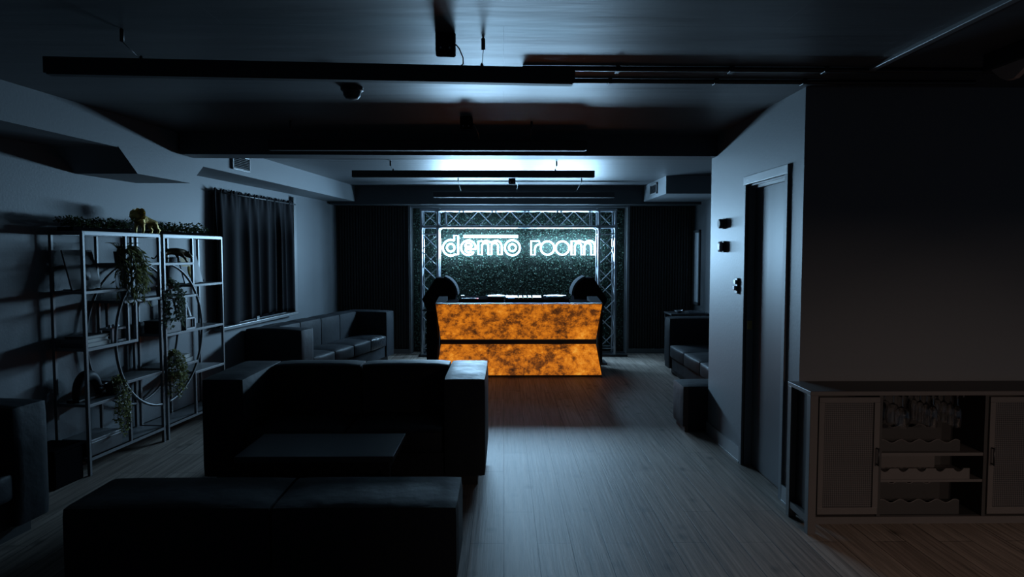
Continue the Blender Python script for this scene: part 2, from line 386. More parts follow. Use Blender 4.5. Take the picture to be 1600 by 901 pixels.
# baseboards
bm = B(); box(bm, XR-0.014, XR+0.002, DY1+0.045, YF, 0, 0.11); box(bm, XR-0.018, XR, DY1+0.045, YF, 0, 0.012)
box(bm, XR-0.014, XR+0.002, YN-0.014, DY0-0.045, 0, 0.11); box(bm, XR-0.018, XR, YN-0.014, DY0-0.045, 0, 0.012)
box(bm, XR, 5.4, YN-0.014, YN+0.002, 0, 0.11)
struct('baseboard_right', bm, 'trim', 'baseboard along the right wall')
bm = B()
def bsec(y): return [(xw(y)-0.01, y), (xw(y)+0.014, y)]
p, q = bsec(-2.2), bsec(10.6)
hexa(bm, [(*p[0], 0), (*p[1], 0), (*q[1], 0), (*q[0], 0), (*p[0], 0.1), (*p[1], 0.1), (*q[1], 0.1), (*q[0], 0.1)])
struct('baseboard_left', bm, 'trim', 'baseboard along the left wall')
bm = B(); box(bm, -2.6, -1.475, 10.615, 10.64, 0, 0.07); box(bm, 1.955, XREC, 10.615, 10.64, 0, 0.07)
struct('baseboard_back', bm, 'trim', 'baseboard under the slat panelling')

# door on the right wall
bm = B(); box(bm, XR+0.06, XR+0.10, DY0+0.004, DY1-0.004, 0.006, DZ-0.004, 0.002)
door = struct('door_1', bm, 'door', 'grey flush door set back in the right wall')
bm = B()
for y0, y1 in ((DY0-0.05, DY0), (DY1, DY1+0.05)): box(bm, XR-0.015, XR+0.01, y0, y1, 0, DZ+0.0, 0.003)
obj('casing', bm, 'wall', door)
obj('head_casing', one(box, XR-0.016, XR+0.01, DY0-0.05, DY1+0.05, DZ, DZ+0.06, 0.003), 'head', door)
bm = B()
box(bm, XR+0.01, XR+0.059, DY0, DY1, DZ-0.012, DZ-0.001); box(bm, XR+0.035, XR+0.059, DY0+0.012, DY1-0.012, DZ-0.03, DZ-0.012)
obj('door_stop', bm, 'trim', door)
bm = B(); box(bm, XR+0.015, XR+0.05, DY1-0.004, DY1-0.0005, 1.02, 1.085, 0.001); tube(bm, (XR+0.032, DY1-0.004, 1.05), (XR+0.032, DY1-0.008, 1.05), 0.008)
obj('strike_plate', bm, 'brass', door)
# small things on the right wall
t = thing('door_bell', 'round black twin-disc wall device, topmost on the right wall', 'wall device', (XR, 5.51, 1.82))
obj('mounting_disc', one(lathe, [(0, 0), (0.042, 0), (0.042, 0.022), (0.036, 0.026), (0, 0.026)], mtx=Matrix.Rotation(-pi/2, 4, 'Y')), 'black', t, 35)
obj('dial', one(lathe, [(0, 0.026), (0.034, 0.026), (0.038, 0.03), (0.038, 0.05), (0.032, 0.056), (0, 0.056)], mtx=Matrix.Rotation(-pi/2, 4, 'Y')), 'lens', t, 35)
t = thing('thermostat', 'square thermostat box with pale front under the round wall device', 'thermostat', (XR, 5.52, 1.635))
obj('housing', one(box, -0.022, 0, -0.045, 0.045, -0.045, 0.045, 0.004), 'black', t)
obj('front_cover', one(box, -0.05, -0.022, -0.038, 0.038, -0.042, 0.042, 0.02, 4), 'white', t, 50)
t = thing('keypad', 'small dark keypad with silver lever beside the door casing', 'keypad', (XR, 5.19, 1.335))
obj('backplate', one(box, -0.016, 0, -0.03, 0.03, -0.06, 0.06, 0.003), 'black', t)
bm = B(); box(bm, -0.034, -0.016, -0.012, 0.022, -0.035, 0.0, 0.004); box(bm, -0.028, -0.016, -0.018, 0.018, 0.012, 0.045, 0.002)
obj('lever', bm, 'chrome', t)

# windows
WY0, WY1 = 7.1, 8.92
def wl(u, v, z): # left wall frame -> local of an empty placed on the wall at y=7.0
    return (u, v, z)
bm = B(); box(bm, 0.05, 1.95, -0.10, 0.05, 0.775, 0.812, 0.006)
w1 = struct('window_1', bm, 'trim', 'curtained window on the left wall'); w1.location = (xw(7.0), 7.0, 0); w1.rotation_euler = (0, 0, LA)
bm = B()
for x0, x1, z0, z1 in ((0.08, 0.14, 0.81, 2.2), (1.86, 1.92, 0.81, 2.2), (0.08, 1.92, 2.14, 2.2), (0.97, 1.03, 0.81, 2.14)): box(bm, x0, x1, -0.012, 0.02, z0, z1)
box(bm, 1.965, 2.05, -0.05, 0.02, 0.80, 2.30, 0.004)
obj('window_frame', bm, 'trim', w1)
obj('pane', one(box, 0.14, 1.86, -0.006, 0.004, 0.82, 2.14), 'blackmatte', w1)
bm = B(); box(bm, XREC-0.012, XREC+0.01, 10.30, 10.56, 0.82, 1.88)
w2 = struct('window_2', bm, 'frost', 'narrow pale window in the right recess')
bm = B()
for y0, y1, z0, z1 in ((10.26, 10.30, 0.78, 1.92), (10.56, 10.60, 0.78, 1.92), (10.26, 10.60, 1.88, 1.92), (10.26, 10.60, 0.78, 0.82)): box(bm, XREC-0.03, XREC+0.01, y0, y1, z0, z1, 0.003)
obj('window_frame', bm, 'beam', w2)

# ------------------------------------------------------------------ sofas
def sofa(name, label, W, D, H, n, arm, loc, rot, seat_h=0.40, back=0.24, group=None, far_creased=False):
    t = thing(name, label, 'sofa', loc, rot, group)
    bm = B(); box(bm, 0.06, W-0.06, 0.08, D-0.05, 0.0, 0.085); obj('plinth', bm, 'plinth', t)
    obj('seat_base', one(box, arm, W-arm, 0.03, D, 0.08, 0.235, 0.01), 'leather', t)
    for x0 in (0, W-arm):
        bm = B(); box(bm, x0, x0+arm, 0, D, 0.08, H, 0.022, 3, puff=0.008); obj('arm', bm, 'leather', t, 40)
    sw = (W - 2*arm)/n
    for k in range(n):
        x0 = arm + k*sw
        bm = B(); box(bm, x0+0.002, x0+sw-0.002, D-back, D, 0.235, H, 0.022, 3, puff=0.008); obj('backrest', bm, 'leather', t, 40)
        bm = B(); box(bm, x0+0.003, x0+sw-0.003, 0.0, D-back-0.002, 0.235, seat_h, 0.03, 3, puff=0.02)
        obj('seat_cushion', bm, 'leather_worn' if (far_creased and k == n-1) else 'leather', t, 40)
    return t
sofa('sofa', 'black leather two-seat sofa facing the camera behind the coffee table, centre of the room', 1.90, 0.80, 0.75, 2, 0.285, (-2.02, 4.53, 0), 0)
a2 = math.atan2(1, 0.24)
sofa('sofa', 'long black leather sofa along the left wall under the curtained window', 2.60, 0.70, 0.735, 4, 0.27, (-2.215, 7.47, 0), a2, far_creased=True)
e = Vector((-2.64, 3.94, 0)) - Vector((cos(LA), sin(LA), 0))*1.9
sofa('sofa', 'black leather sofa at the left edge of the photo, only its arm in view', 1.90, 0.66, 0.75, 2, 0.245, e, LA)
sofa('sofa', 'black leather sofa in the right recess, partly behind the wall with the door', 2.55, 0.80, 0.74, 3, 0.27, (2.13, 8.98, 0), -pi/2)
# benches
t = thing('bench', 'long low black leather bench in the foreground before the coffee table', 'bench', (-1.107, 3.09, 0))
obj('plinth', one(box, -0.83, 0.83, 0.05, 0.40, 0, 0.06), 'plinth', t)
for x0, x1 in ((-0.925, 0.03), (0.032, 0.893)):
    obj('seat_cushion', one(box, x0, x1, 0, 0.445, 0.06, 0.425, 0.022, 3, puff=0.008), 'leather', t, 40)
t = thing('ottoman', 'black leather cube ottoman standing beyond the end of the right wall', 'ottoman', (1.575, 5.93, 0))
obj('base', one(box, 0.03, 0.57, 0.03, 0.33, 0, 0.05), 'plinth', t)
obj('body', one(box, 0, 0.60, 0, 0.36, 0.045, 0.415, 0.022, 3, puff=0.008), 'leather', t, 40)
# coffee table
t = thing('coffee_table', 'low dark coffee table between the sofa and the foreground bench', 'table', (-1.09, 3.88, 0))
obj('tabletop', one(box, -0.46, 0.455, 0, 0.5, 0.385, 0.42, 0.004), 'tabletop', t)
obj('apron', one(box, -0.43, 0.425, 0.03, 0.47, 0.33, 0.386), 'plinth', t)
for sx in (-0.43, 0.375):
    for sy in (0.03, 0.42): obj('leg', one(box, sx, sx+0.05, sy, sy+0.05, 0, 0.331), 'plinth', t)

# ------------------------------------------------------------------ DJ booth
BX0, BX1 = -0.858, 1.243
t = thing('dj_booth', 'hourglass DJ booth with backlit orange marbled front in front of the truss', 'DJ booth', ((BX0+BX1)/2, 8.55, 0))
hw = (BX1-BX0)/2
def slab(bm, x0, x1, p0, p1, th, tap0=0.0, tap1=0.0):
    # sloping panel: p0=(y,z) top, p1=(y,z) bottom, thickness th backwards
    hexa(bm, [(x0+tap1, p1[0], p1[1]), (x1-tap1, p1[0], p1[1]), (x1-tap1, p1[0]+th, p1[1]), (x0+tap1, p1[0]+th, p1[1]),
              (x0+tap0, p0[0], p0[1]), (x1-tap0, p0[0], p0[1]), (x1-tap0, p0[0]+th, p0[1]), (x0+tap0, p0[0]+th, p0[1])])
bm = B(); slab(bm, -hw+0.005, hw-0.005, (0.0, 0.932), (0.30, 0.452), 0.02, 0, 0.035); obj('upper_light_panel', bm, 'onyx', t)
bm = B(); slab(bm, -hw+0.005, hw-0.005, (0.30, 0.385), (0.0, 0.035), 0.02, 0.035, 0); obj('lower_light_panel', bm, 'onyx', t)
bm = B(); box(bm, -hw+0.03, hw-0.03, 0.30, 0.325, 0.447, 0.452); obj('waist_strip', bm, 'brass', t)
obj('waist', one(box, -hw+0.04, hw-0.04, 0.33, 0.36, 0.38, 0.46), 'black', t)
obj('top_rim', one(box, -hw, hw, -0.006, 0.02, 0.934, 0.948, 0.003), 'trim', t)
for s in (-1, 1):
    bm = B(); xo = s*hw; xi = s*(hw-0.015)
    prism(bm, [(0.012, 0.0), (0.012, 0.035), (0.31, 0.385), (0.31, 0.452), (0.012, 0.932), (0.012, 0.945), (0.95, 0.945), (0.95, 0.0)], 'x', min(xo, xi), max(xo, xi)); obj('side_panel', bm, 'black', t)
    bm = B(); x0, x1 = (-hw+0.002, -hw+0.115) if s < 0 else (hw-0.135, hw-0.002)
    hexa(bm, [(x0, 0.03, 0.945), (x1, 0.03, 0.945), (x1, 0.5, 0.945), (x0, 0.5, 0.945), (x0, 0.03, 0.952), (x1, 0.03, 0.952), (x1, 0.5, 1.0), (x0, 0.5, 1.0)])
    obj('corner_cheek', bm, 'grille', t)
obj('desktop', one(box, -hw+0.015, hw-0.015, 0.03, 0.9, 0.90, 0.93), 'blackmatte', t)
obj('base_board', one(box, -hw+0.02, hw-0.02, 0.03, 0.9, 0.0, 0.03), 'black', t)
obj('back_panel', one(box, -hw+0.02, hw-0.02, 0.36, 0.38, 0.03, 0.90), 'black', t)
# players and mixer on the desk, front edge at y = 8.72
def player(x0, x1, jog, loc, label):
    t = thing('media_player', label, 'DJ equipment', loc, 0, None)
    W = x1-x0
    bm = B(); prism(bm, [(0, 0.0), (0, 0.045), (0.02, 0.052), (0.36, 0.072), (0.38, 0.066), (0.38, 0)], 'x', 0, W); obj('body', bm, 'blackmatte', t)
    bm = B(); jx = jog-x0
    lathe(bm, [(0, 0.066), (0.115, 0.066), (0.12, 0.075), (0.118, 0.088), (0.10, 0.094), (0, 0.094)], (jx, 0.2, 0), 28); obj('jog_wheel', bm, 'silver', t, 35)
    for k in range(8):
        bm = B(); xx = 0.03 + k*0.028
        if abs(xx+0.012 - jx) > 0.13: box(bm, xx, xx+0.022, 0.05, 0.075, 0.054, 0.066, 0.002); obj('pad', bm, 'redled' if k == 7 else 'silver', t)
        else: bm.free()
    for q0 in (0.01, W-0.05): obj('display_bezel', one(box, q0, q0+0.04, 0.3, 0.36, 0.064, 0.082), 'silver', t)
    return t
player(-0.575, 0.0, -0.095, (-0.575, 8.72, 0.93), 'left DJ deck with a raised jog wheel and a red-lit pad on the booth')
player(0.52, 0.84, 0.675, (0.52, 8.72, 0.93), 'right DJ deck with a raised jog wheel, by the right-hand speaker')
t = thing('dj_mixer', 'silver DJ mixer with knobs and a blue display between the two decks', 'DJ equipment', (0.02, 8.72, 0.93))
bm = B(); prism(bm, [(0, 0), (0, 0.045), (0.02, 0.055), (0.36, 0.078), (0.38, 0.07), (0.38, 0)], 'x', 0, 0.48); obj('body', bm, 'blackmatte', t)
bm = B(); hexa(bm, [(0.01, 0.16, 0.0635), (0.47, 0.16, 0.0635), (0.47, 0.36, 0.078), (0.01, 0.36, 0.078), (0.01, 0.16, 0.0655), (0.47, 0.16, 0.0655), (0.47, 0.36, 0.08), (0.01, 0.36, 0.08)]); obj('face_plate', bm, 'silver', t)
for k in range(4):
    for j in range(3):
        bm = B(); lathe(bm, [(0.009, 0), (0.009, 0.02), (0.006, 0.026), (0, 0.026)], (0.17+k*0.06, 0.13+j*0.08, 0.058+j*0.005), 10); obj('knob', bm, 'blackmatte', t, 40)
    bm = B(); box(bm, 0.163+k*0.06, 0.178+k*0.06, 0.05, 0.075, 0.054, 0.075, 0.003); obj('fader', bm, 'brass', t)
obj('display', one(box, 0.04, 0.12, 0.06, 0.2, 0.06, 0.072), 'screen', t)
# monitor speakers on pedestals
def monitor(mir, loc, label):
    t = thing('monitor_speaker', label, 'speaker', loc)
    s = -1 if mir else 1
    arc = [(0.0+0.245*sin(a), 0.0+0.255*cos(a)) for a in [radians(k*9) for k in range(2, 11)]]
    out = [(-0.16, -0.2), (-0.225, -0.05), (-0.03, 0.248)] + arc + [(0.22, -0.2)]
    bm = B(); prism(bm, [(s*x, z+0.2) for x, z in out], 'y', -0.2, 0.2); obj('cabinet', bm, 'blackmatte', t)
    inner = [(x*1.0, z*1.0) for x, z in arc]; outer = [(x*1.10+0.004, z*1.08+0.008) for x, z in arc]
    bm = B(); prism(bm, [(s*x, z+0.2) for x, z in inner] + [(s*x, z+0.2) for x, z in outer[::-1]], 'y', -0.19, 0.19); obj('grille', bm, 'grille', t)
    return t
def pedestal(loc, label):
    t = thing('speaker_stand', label, 'stand', loc)
    obj('base_plate', one(box, -0.16, 0.16, -0.18, 0.18, 0, 0.02, 0.004), 'black', t)
    obj('column', one(box, -0.10, 0.10, -0.12, 0.12, 0.02, 0.76, 0.008), 'blackmatte', t)
    obj('top_plate', one(box, -0.15, 0.15, -0.17, 0.17, 0.76, 0.78, 0.004), 'black', t)
    return t
pedestal((-0.99, 9.72, 0), 'black pedestal under the left monitor speaker, beside the DJ booth')
pedestal((1.30, 9.72, 0), 'black pedestal under the right monitor speaker, beside the DJ booth')
monitor(False, (-0.915, 9.72, 0.78), 'black curved-front monitor speaker behind the left corner of the DJ booth')
monitor(True, (1.225, 9.72, 0.78), 'black curved-front monitor speaker behind the right corner of the DJ booth')

# ------------------------------------------------------------------ truss
t = thing('truss_frame', 'silver box truss goalpost frame around the glowing sign', 'truss', (0.225, 10.30, 0))
TS = 0.29; TX0, TX1 = -1.485, 1.485; TZ = 2.235; R = 0.02
def lace(bm, p, q, a, b, step, flip):
    """zigzag between the chord lines p->q, offset by a (start) and b (other side)"""
    d = (q-p); L = d.length; n = max(1, round(L/step)); 
    for k in range(n):
        s0 = p + d*(k/n); s1 = p + d*((k+1)/n)
        if (k + flip) % 2 == 0: tube(bm, s0+a, s1+b, 0.0085, 6)
        else: tube(bm, s0+b, s1+a, 0.0085, 6)
def box_truss(name, p, q, ax, ay):
    """square truss between corner lines; ax, ay span its section"""
    p, q, ax, ay = map(Vector, (p, q, ax, ay)); d = (q-p).normalized()
    bm = B()
    for i in (0, 1):
        for j in (0, 1): tube(bm, p+ax*i+ay*j, q+ax*i+ay*j, R, 10)
    o = obj(name, bm, 'alu', t, 40)
    z = Vector((0, 0, 0))
    bm = B(); e0 = p + d*0.09; e1 = q - d*0.09
    for base, A, Bv, fl in ((z, z, ax, 0), (ay, z, ax, 1), (z, z, ay, 0), (ax, z, ay, 1)):
        lace(bm, e0+base, e1+base, A, Bv, 0.235, fl)
    for e in (e0, e1):
        for s0, s1 in ((z, ax), (ay, ax+ay), (z, ay), (ax, ax+ay)): tube(bm, e+s0, e+s1, 0.0085, 6)
    obj('lacing', bm, 'alu', o, 40)
    for e in (p+d*0.012, q-d*0.012):
        for i in (0, 1):
            for j in (0, 1): obj('coupling', one(tube, e+ax*i+ay*j-d*0.014, e+ax*i+ay*j+d*0.014, R*1.5, 10), 'alu', o, 40)
    return o
X_, Y_, Z_ = (TS-2*R, 0, 0), (0, TS-2*R, 0), (0, 0, TS-2*R)
box_truss('truss_column', (TX0+R, R, 0.03), (TX0+R, R, TZ-TS), X_, Y_)
box_truss('truss_column', (TX1-TS+R, R, 0.03), (TX1-TS+R, R, TZ-TS), X_, Y_)
box_truss('truss_beam', (TX0+TS, R, TZ-TS+R), (TX1-TS, R, TZ-TS+R), Y_, Z_)
for x0 in (TX0, TX1-TS):
    bm = B(); lo, hi = TZ-TS, TZ
    for dx in (R, TS-R):
        for dy in (R, TS-R): tube(bm, (x0+dx, dy, lo), (x0+dx, dy, hi), R, 10)
    for z in (lo+R, hi-R):
        for dy in (R, TS-R): tube(bm, (x0, dy, z), (x0+TS, dy, z), R, 10)
        for dx in (R, TS-R): tube(bm, (x0+dx, 0, z), (x0+dx, TS, z), R, 10)
    tube(bm, (x0+R, R, lo+R), (x0+TS-R, R, hi-R), 0.009, 6); tube(bm, (x0+R, TS-R, hi-R), (x0+TS-R, TS-R, lo+R), 0.009, 6)
    obj('corner_block', bm, 'alu', t, 40)
    obj('base_plate', one(box, x0-0.03, x0+TS+0.17 if x0 > 0 else x0+TS+0.03, -0.03, TS+0.0, 0, 0.03, 0.004), 'black', t)

# ------------------------------------------------------------------ hedge wall and neon sign
t = thing('hedge_panel', 'artificial green hedge wall panel behind the truss and glowing sign', 'hedge wall', (0.24, 10.78, 0))
obj('backing', one(box, -1.67, 1.67, 0.06, 0.168, 0.0, 2.27), 'mossback', t)
bm = B()
for k in range(15000):
    p = (random.uniform(-1.66, 1.66), 0.062 - random.random()**2*0.025, random.uniform(0.02, 2.25))
    leaf(bm, p, (random.uniform(-1, 1), -random.uniform(0.3, 1.2), random.uniform(-0.9, 1)), random.uniform(0.018, 0.036), 0.4)
obj('foliage', bm, 'leaf', t)

t = thing('neon_sign', 'white neon demo room sign glowing on the hedge wall', 'neon sign', (0, 10.70, 0))
SC = 10.72/1066.67
def conv(crop_x, crop_y, ox, sc):
    px = ox + crop_x/sc; py = 360 + crop_y/sc
    return ((px-787.2)*SC, 0, 1.6 - (py-393.2)*SC)
def circ(cx, cy, r, a0, a1, n=22):
    return [(cx + r*cos(radians(a0+(a1-a0)*k/n)), cy + r*sin(radians(a0+(a1-a0)*k/n))) for k in range(n+1)]
def letter(name, strokes, ox, sc, r=0.0145):
    bm = B()
    for pts, closed in strokes:
        path(bm, [conv(x, y, ox, sc) for x, y in pts], r, 8, closed)
    return obj(name, bm, 'neon', t)
D = (680, 11.43); Rm = (815, 12.8)
c360 = lambda x, y, r: (circ(x, y, r, 0, 345, 23), True)
letter('letter', [(circ(285, 322, 140, 55, 295, 24) + [(345, 195), (345, 106), (415, 106), (415, 443), (372, 443)], True), c360(285, 320, 68)], *D)
letter('letter', [(circ(598, 322, 130, 40, 372, 30) + [(700, 345), (535, 347), (545, 375)] + circ(600, 330, 70, 140, 60, 8), True),
                  (circ(598, 300, 62, 180, 360, 12), True)], *D)
def m_path(x0, x1, yt, yb, s):
    w = (x1-x0); k = w/415
    g = lambda f: x0 + f*k
    top = [(g(0), yb), (g(0), yt), (g(55), yt)] + circ(g(140), yt+75*s, 80*s, 235, 305, 8) + [(g(235), yt+25*s)] + circ(g(320), yt+85*s, 92*s, 235, 355, 12)
    rt = [(x1, yb), (g(350), yb)]
    a2 = circ(g(291), yt+92*s, 58*k, 0, -180, 10); l2 = [(g(232), yb), (g(178), yb)]
    a1 = circ(g(120), yt+92*s, 58*k, 0, -180, 10); l1 = [(g(62), yb)]
    return top + rt + a2 + l2 + a1 + l1
letter('letter', [(m_path(775, 1190, 203, 443, 1.0), True)], *D)
letter('letter', [c360(1380, 322, 135), c360(1380, 320, 62)], *D)
bm = B(); path(bm, [conv(510, 120, *D), conv(1480, 120, *D)], 0.022, 8); obj('overbar', bm, 'neon', t)
letter('letter', [([(190, 503), (190, 225), (350, 225), (372, 292), (325, 296), (285, 325), (265, 375), (265, 503)], True)], *Rm)
letter('letter', [c360(518, 365, 134)], *Rm)
letter('letter', [c360(815, 365, 134)], *Rm)
letter('letter', [(m_path(995, 1462, 227, 503, 1.12), True)], *Rm)
bm = B()
for x in (-0.88, -0.62, -0.30, 0.02, 0.19, 0.50, 0.86, 1.25, 1.36): tube(bm, (x, 0.02, 1.62), (x, 0.14, 1.62), 0.006, 6)
obj('standoff', bm, 'chrome', t)

# ------------------------------------------------------------------ ceiling fixtures
def pendant(label, x0, x1, y, yaw, cables, boxx=None, boxy=-0.2, zb=2.405, lean=-0.18):
    L = x1-x0; t = thing('linear_pendant_light', label, 'ceiling light', (x0, y, 0), yaw, 'black linear pendant lights')
    obj('housing', one(box, 0, L, -0.03, 0.03, zb+0.006, zb+0.08, 0.003), 'black', t)
    obj('diffuser', one(box, 0.01, L-0.01, -0.022, 0.022, zb+0.002, zb+0.006), 'lens', t)
    for k in cables:
        bm = B(); tube(bm, (k, 0, zb+0.08), (k, lean, CZ-0.055), 0.0015, 6); lathe(bm, [(0.004, 0), (0.009, 0.0), (0.009, 0.05), (0.004, 0.055)], (k, lean, CZ-0.055), 8); lathe(bm, [(0.008, 0), (0.008, 0.012), (0.003, 0.02)], (k, 0, zb+0.08), 8)
        obj('suspension_cable', bm, 'black', t)
    if boxx is not None:
        bm = B(); box(bm, boxx-0.045, boxx+0.045, boxy-0.03, boxy+0.05, CZ-0.09, CZ, 0.008)
        o = obj('power_box', bm, 'blackmatte', t)
        bm = B(); tube(bm, (boxx-0.022, boxy-0.03, CZ-0.07), (boxx-0.022, boxy-0.034, CZ-0.07), 0.005, 8); tube(bm, (boxx+0.018, boxy-0.03, CZ-0.07), (boxx+0.018, boxy-0.034, CZ-0.07), 0.005, 8); obj('screw', bm, 'greymetal', o)
        bm = B(); path(bm, [(boxx+0.045, boxy, CZ-0.045), (boxx+0.06, boxy+0.01, CZ-0.06), (boxx+0.078, boxy*0.7, CZ-0.085), (boxx+0.08, boxy*0.3, CZ-0.09), (boxx+0.06, 0, zb+0.08)], 0.003, 6); obj('power_cord', bm, 'black', t)
    return t
pendant('black linear pendant light nearest the camera, with its power box above', -2.10, 0.35, 3.213, 0.0675, (0.42, 2.0), 1.83, -0.22)
pendant('black linear pendant light in front of the middle ceiling beam', -1.89, 0.67, 5.57, 0, (0.3, 2.1), 1.62, -0.56, lean=-0.4)
pendant('black linear pendant light just beyond the middle ceiling beam', -1.668, 1.005, 7.6, 0, (0.45, 2.24))
pendant('black linear pendant light nearest the hedge wall', -1.0, 1.58, 9.78, 0, (0.40, 2.03), 1.11, -0.74, zb=2.356, lean=-0.7)
t = thing('smoke_detector', 'round dome detector on the ceiling below the nearest pendant light', 'smoke detector', (-0.90, 4.12, CZ))
obj('base', one(lathe, [(0, 0), (0.066, 0), (0.066, -0.02), (0.06, -0.024), (0, -0.024)]), 'black', t, 35)
obj('dome', one(lathe, [(0.055, -0.022), (0.05, -0.05), (0.036, -0.068), (0, -0.078)]), 'black', t, 35)
for y, z, lab in ((3.64, CZ-0.014, 'black ceiling conduit running to the right wall, nearer of the pair'), (3.90, CZ-0.014, 'black ceiling conduit running to the right wall, farther of the pair')):
    bm = B(); path(bm, [(0.1, y-0.005, z), (XR+0.9 if y < YN else XR, y+0.02, z)], 0.0135, 10)
    c = tag(obj('ceiling_conduit', bm, 'black', None, 40), lab, 'conduit', 'ceiling conduits')
    for x in (0.6, 1.2, 1.7): obj('clamp', one(box, x-0.012, x+0.012, y-0.02, y+0.035, CZ-0.031, CZ, 0.003), 'black', c)
# vents
def vent(loc, rot, label, w, h):
    t = thing('air_vent', label, 'air vent', loc, rot)
    bm = B()
    for a, b, c, d in ((-w/2, w/2, h/2-0.02, h/2), (-w/2, w/2, -h/2, -h/2+0.02), (-w/2, -w/2+0.02, -h/2, h/2), (w/2-0.02, w/2, -h/2, h/2)): box(bm, a, b, -0.02, 0, c, d, 0.002)
    obj('frame', bm, 'trim', t); obj('duct_opening', one(box, -w/2+0.02, w/2-0.02, -0.003, 0, -h/2+0.02, h/2-0.02), 'blackmatte', t)
    for k in range(6):
        z = -h/2+0.03 + k*(h-0.05)/6; bm = B(); hexa(bm, [(-w/2+0.02, -0.016, z), (w/2-0.02, -0.016, z), (w/2-0.02, -0.004, z+0.012), (-w/2+0.02, -0.004, z+0.012), (-w/2+0.02, -0.016, z+0.003), (w/2-0.02, -0.016, z+0.003), (w/2-0.02, -0.004, z+0.015), (-w/2+0.02, -0.004, z+0.015)]); obj('slat', bm, 'black', t)
    return t
vent((xs(6.75), 6.75, 2.455), math.atan2(1, 0.10), 'slatted air vent in the left duct just beyond the middle beam', 0.36, 0.15)
vent((2.10, 9.55, 2.46), -pi/2, 'slatted air vent in the duct over the right recess', 0.42, 0.15)
# hanging rail in the upper right corner
t = thing('ceiling_rail', 'dark ceiling-mounted rail with a brown wavy-edged board, upper right corner', 'rail', (2.40, 3.42, 0))
obj('rail', one(box, -0.02, 0.30, -2.0, 0, 2.488, CZ, 0.004), 'black', t)
pts = [(-0.035, 2.489)]
for k in range(0, 41):
    y = -0.045 - k*0.048; ph = k*0.048 % 0.384
    pts.append((y, 2.489 - 0.010 - (0.07*sin(pi*min(1, ph/0.243)) if ph < 0.243 else 0.0)))
pts.append((-1.97, 2.489))
obj('wavy_board', one(prism, pts, 'x', 0.0, 0.025), 'palewood', t)

# ------------------------------------------------------------------ curtain
t = thing('curtain', 'dark pleated curtain gathered on a rod over the left window', 'curtain', (xw(7.0), 7.0, 0), LA)
bm = B(); NU, NV = 220, 26; g = []
for i in range(NU+1):
    u = i/NU*1.98; col = []
    for j in range(NV+1):
        s = j/NV; z = 2.235 - s*(1.40 + 0.03*sin(u*3.1+1))
        a = 0.012 + 0.03*min(1, s*3)
        ph = u*2*pi/0.21 + 2.4*sin(u*3.7+0.6) + 1.1*sin(u*8.1) + 0.9*s*sin(u*6)
        y = -0.045 - 0.62*a*(sin(ph) + 0.45*sin(ph*0.53+1.3)) - 0.01*sin(u*60)*(1-min(1, s*6))
        uu = u + 0.012*cos(ph)*min(1, s*3)
        zz = z + (0.012*sin(u*95) if j == 0 else 0)
        col.append(bm.verts.new((uu, y, zz)))
    g.append(col)
for i in range(NU):
    for j in range(NV): f = bm.faces.new((g[i][j], g[i+1][j], g[i+1][j+1], g[i][j+1])); f.smooth = True
cl = obj('cloth', bm, 'curtain', t)
sm = cl.modifiers.new('thick', 'SOLIDIFY'); sm.thickness = 0.004
bm = B(); tube(bm, (-0.04, -0.05, 2.205), (2.02, -0.05, 2.205), 0.009, 8)
for u in (0.0, 1.98): tube(bm, (u, -0.05, 2.205), (u, 0.0, 2.205), 0.007, 8)
obj('rod', bm, 'black', t)

# ------------------------------------------------------------------ etagere shelves with a ring
P0 = Vector((xw(4.85)+0.29, 4.85, 0)); TU = Vector((cos(LA), sin(LA), 0)); TV = Vector((-sin(LA), cos(LA), 0))
def SH(u, v, z): return P0 + TU*u + TV*v + Vector((0, 0, z))
DP = 0.26; RC = (0.88, 0.91); RR = 0.59; PW = 0.022; SHT = 0.022
def shelf_unit(label, u0, u1, shelves, dividers, side):
    t = thing('display_shelf', label, 'shelf', SH(0, 0, 0), LA)
    for u in (u0, u1-PW):
        for v in (0, DP-PW): obj('upright', one(box, u, u+PW, v, v+PW, 0.0, 1.735, 0.002), 'shelf_metal', t)
    for z in (1.713, 0.105):
        bm = B()
        for v in (0, DP-PW): box(bm, u0+PW, u1-PW, v, v+PW, z, z+PW)
        for u in (u0, u1-PW): box(bm, u, u+PW, PW, DP-PW, z, z+PW)
        obj('frame_rail', bm, 'shelf_metal', t)
    obj('shelf_board', one(box, u0+0.004, u1-0.004, 0.004, DP-0.004, 1.735, 1.741), 'shelf_board', t)
    for a, b, z in shelves:
        obj('shelf_board', one(box, a, b, 0.001, DP-0.001, z-SHT, z, 0.002), 'shelf_board', t)
    for u, z0, z1 in dividers:
        for v in (0.001, DP-PW-0.001): obj('divider', one(box, u-0.009, u+0.009, v, v+PW, z0, z1), 'shelf_metal', t)
    for v in (0.012, DP-0.012):
        bm = B(); lim = math.acos(max(-1, min(1, ((u1-PW/2 if side < 0 else u0+PW/2)-RC[0])/RR)))
        if side < 0: ang = [lim + (2*pi-2*lim)*k/36 for k in range(37)]
        else: ang = [-lim + 2*lim*k/36 for k in range(37)]
        path(bm, [(RC[0]+RR*cos(a), v, RC[1]+RR*sin(a)) for a in ang], 0.011, 8); obj('half_ring', bm, 'shelf_metal', t)
    return t
shelf_unit('grey metal display shelf with half a ring, nearer of the pair on the left wall', -0.035, 0.86,
           [(-0.015, 0.44, 1.317), (0.42, 0.84, 1.507), (0.39, 0.84, 1.222), (-0.015, 0.54, 0.91), (0.39, 0.84, 0.602), (-0.015, 0.44, 0.51), (-0.015, 0.84, 0.127)],
           [(0.43, 1.317, 1.715), (0.435, 0.91, 1.20), (0.53, 0.91, 1.20), (0.43, 0.127, 0.49)], -1)
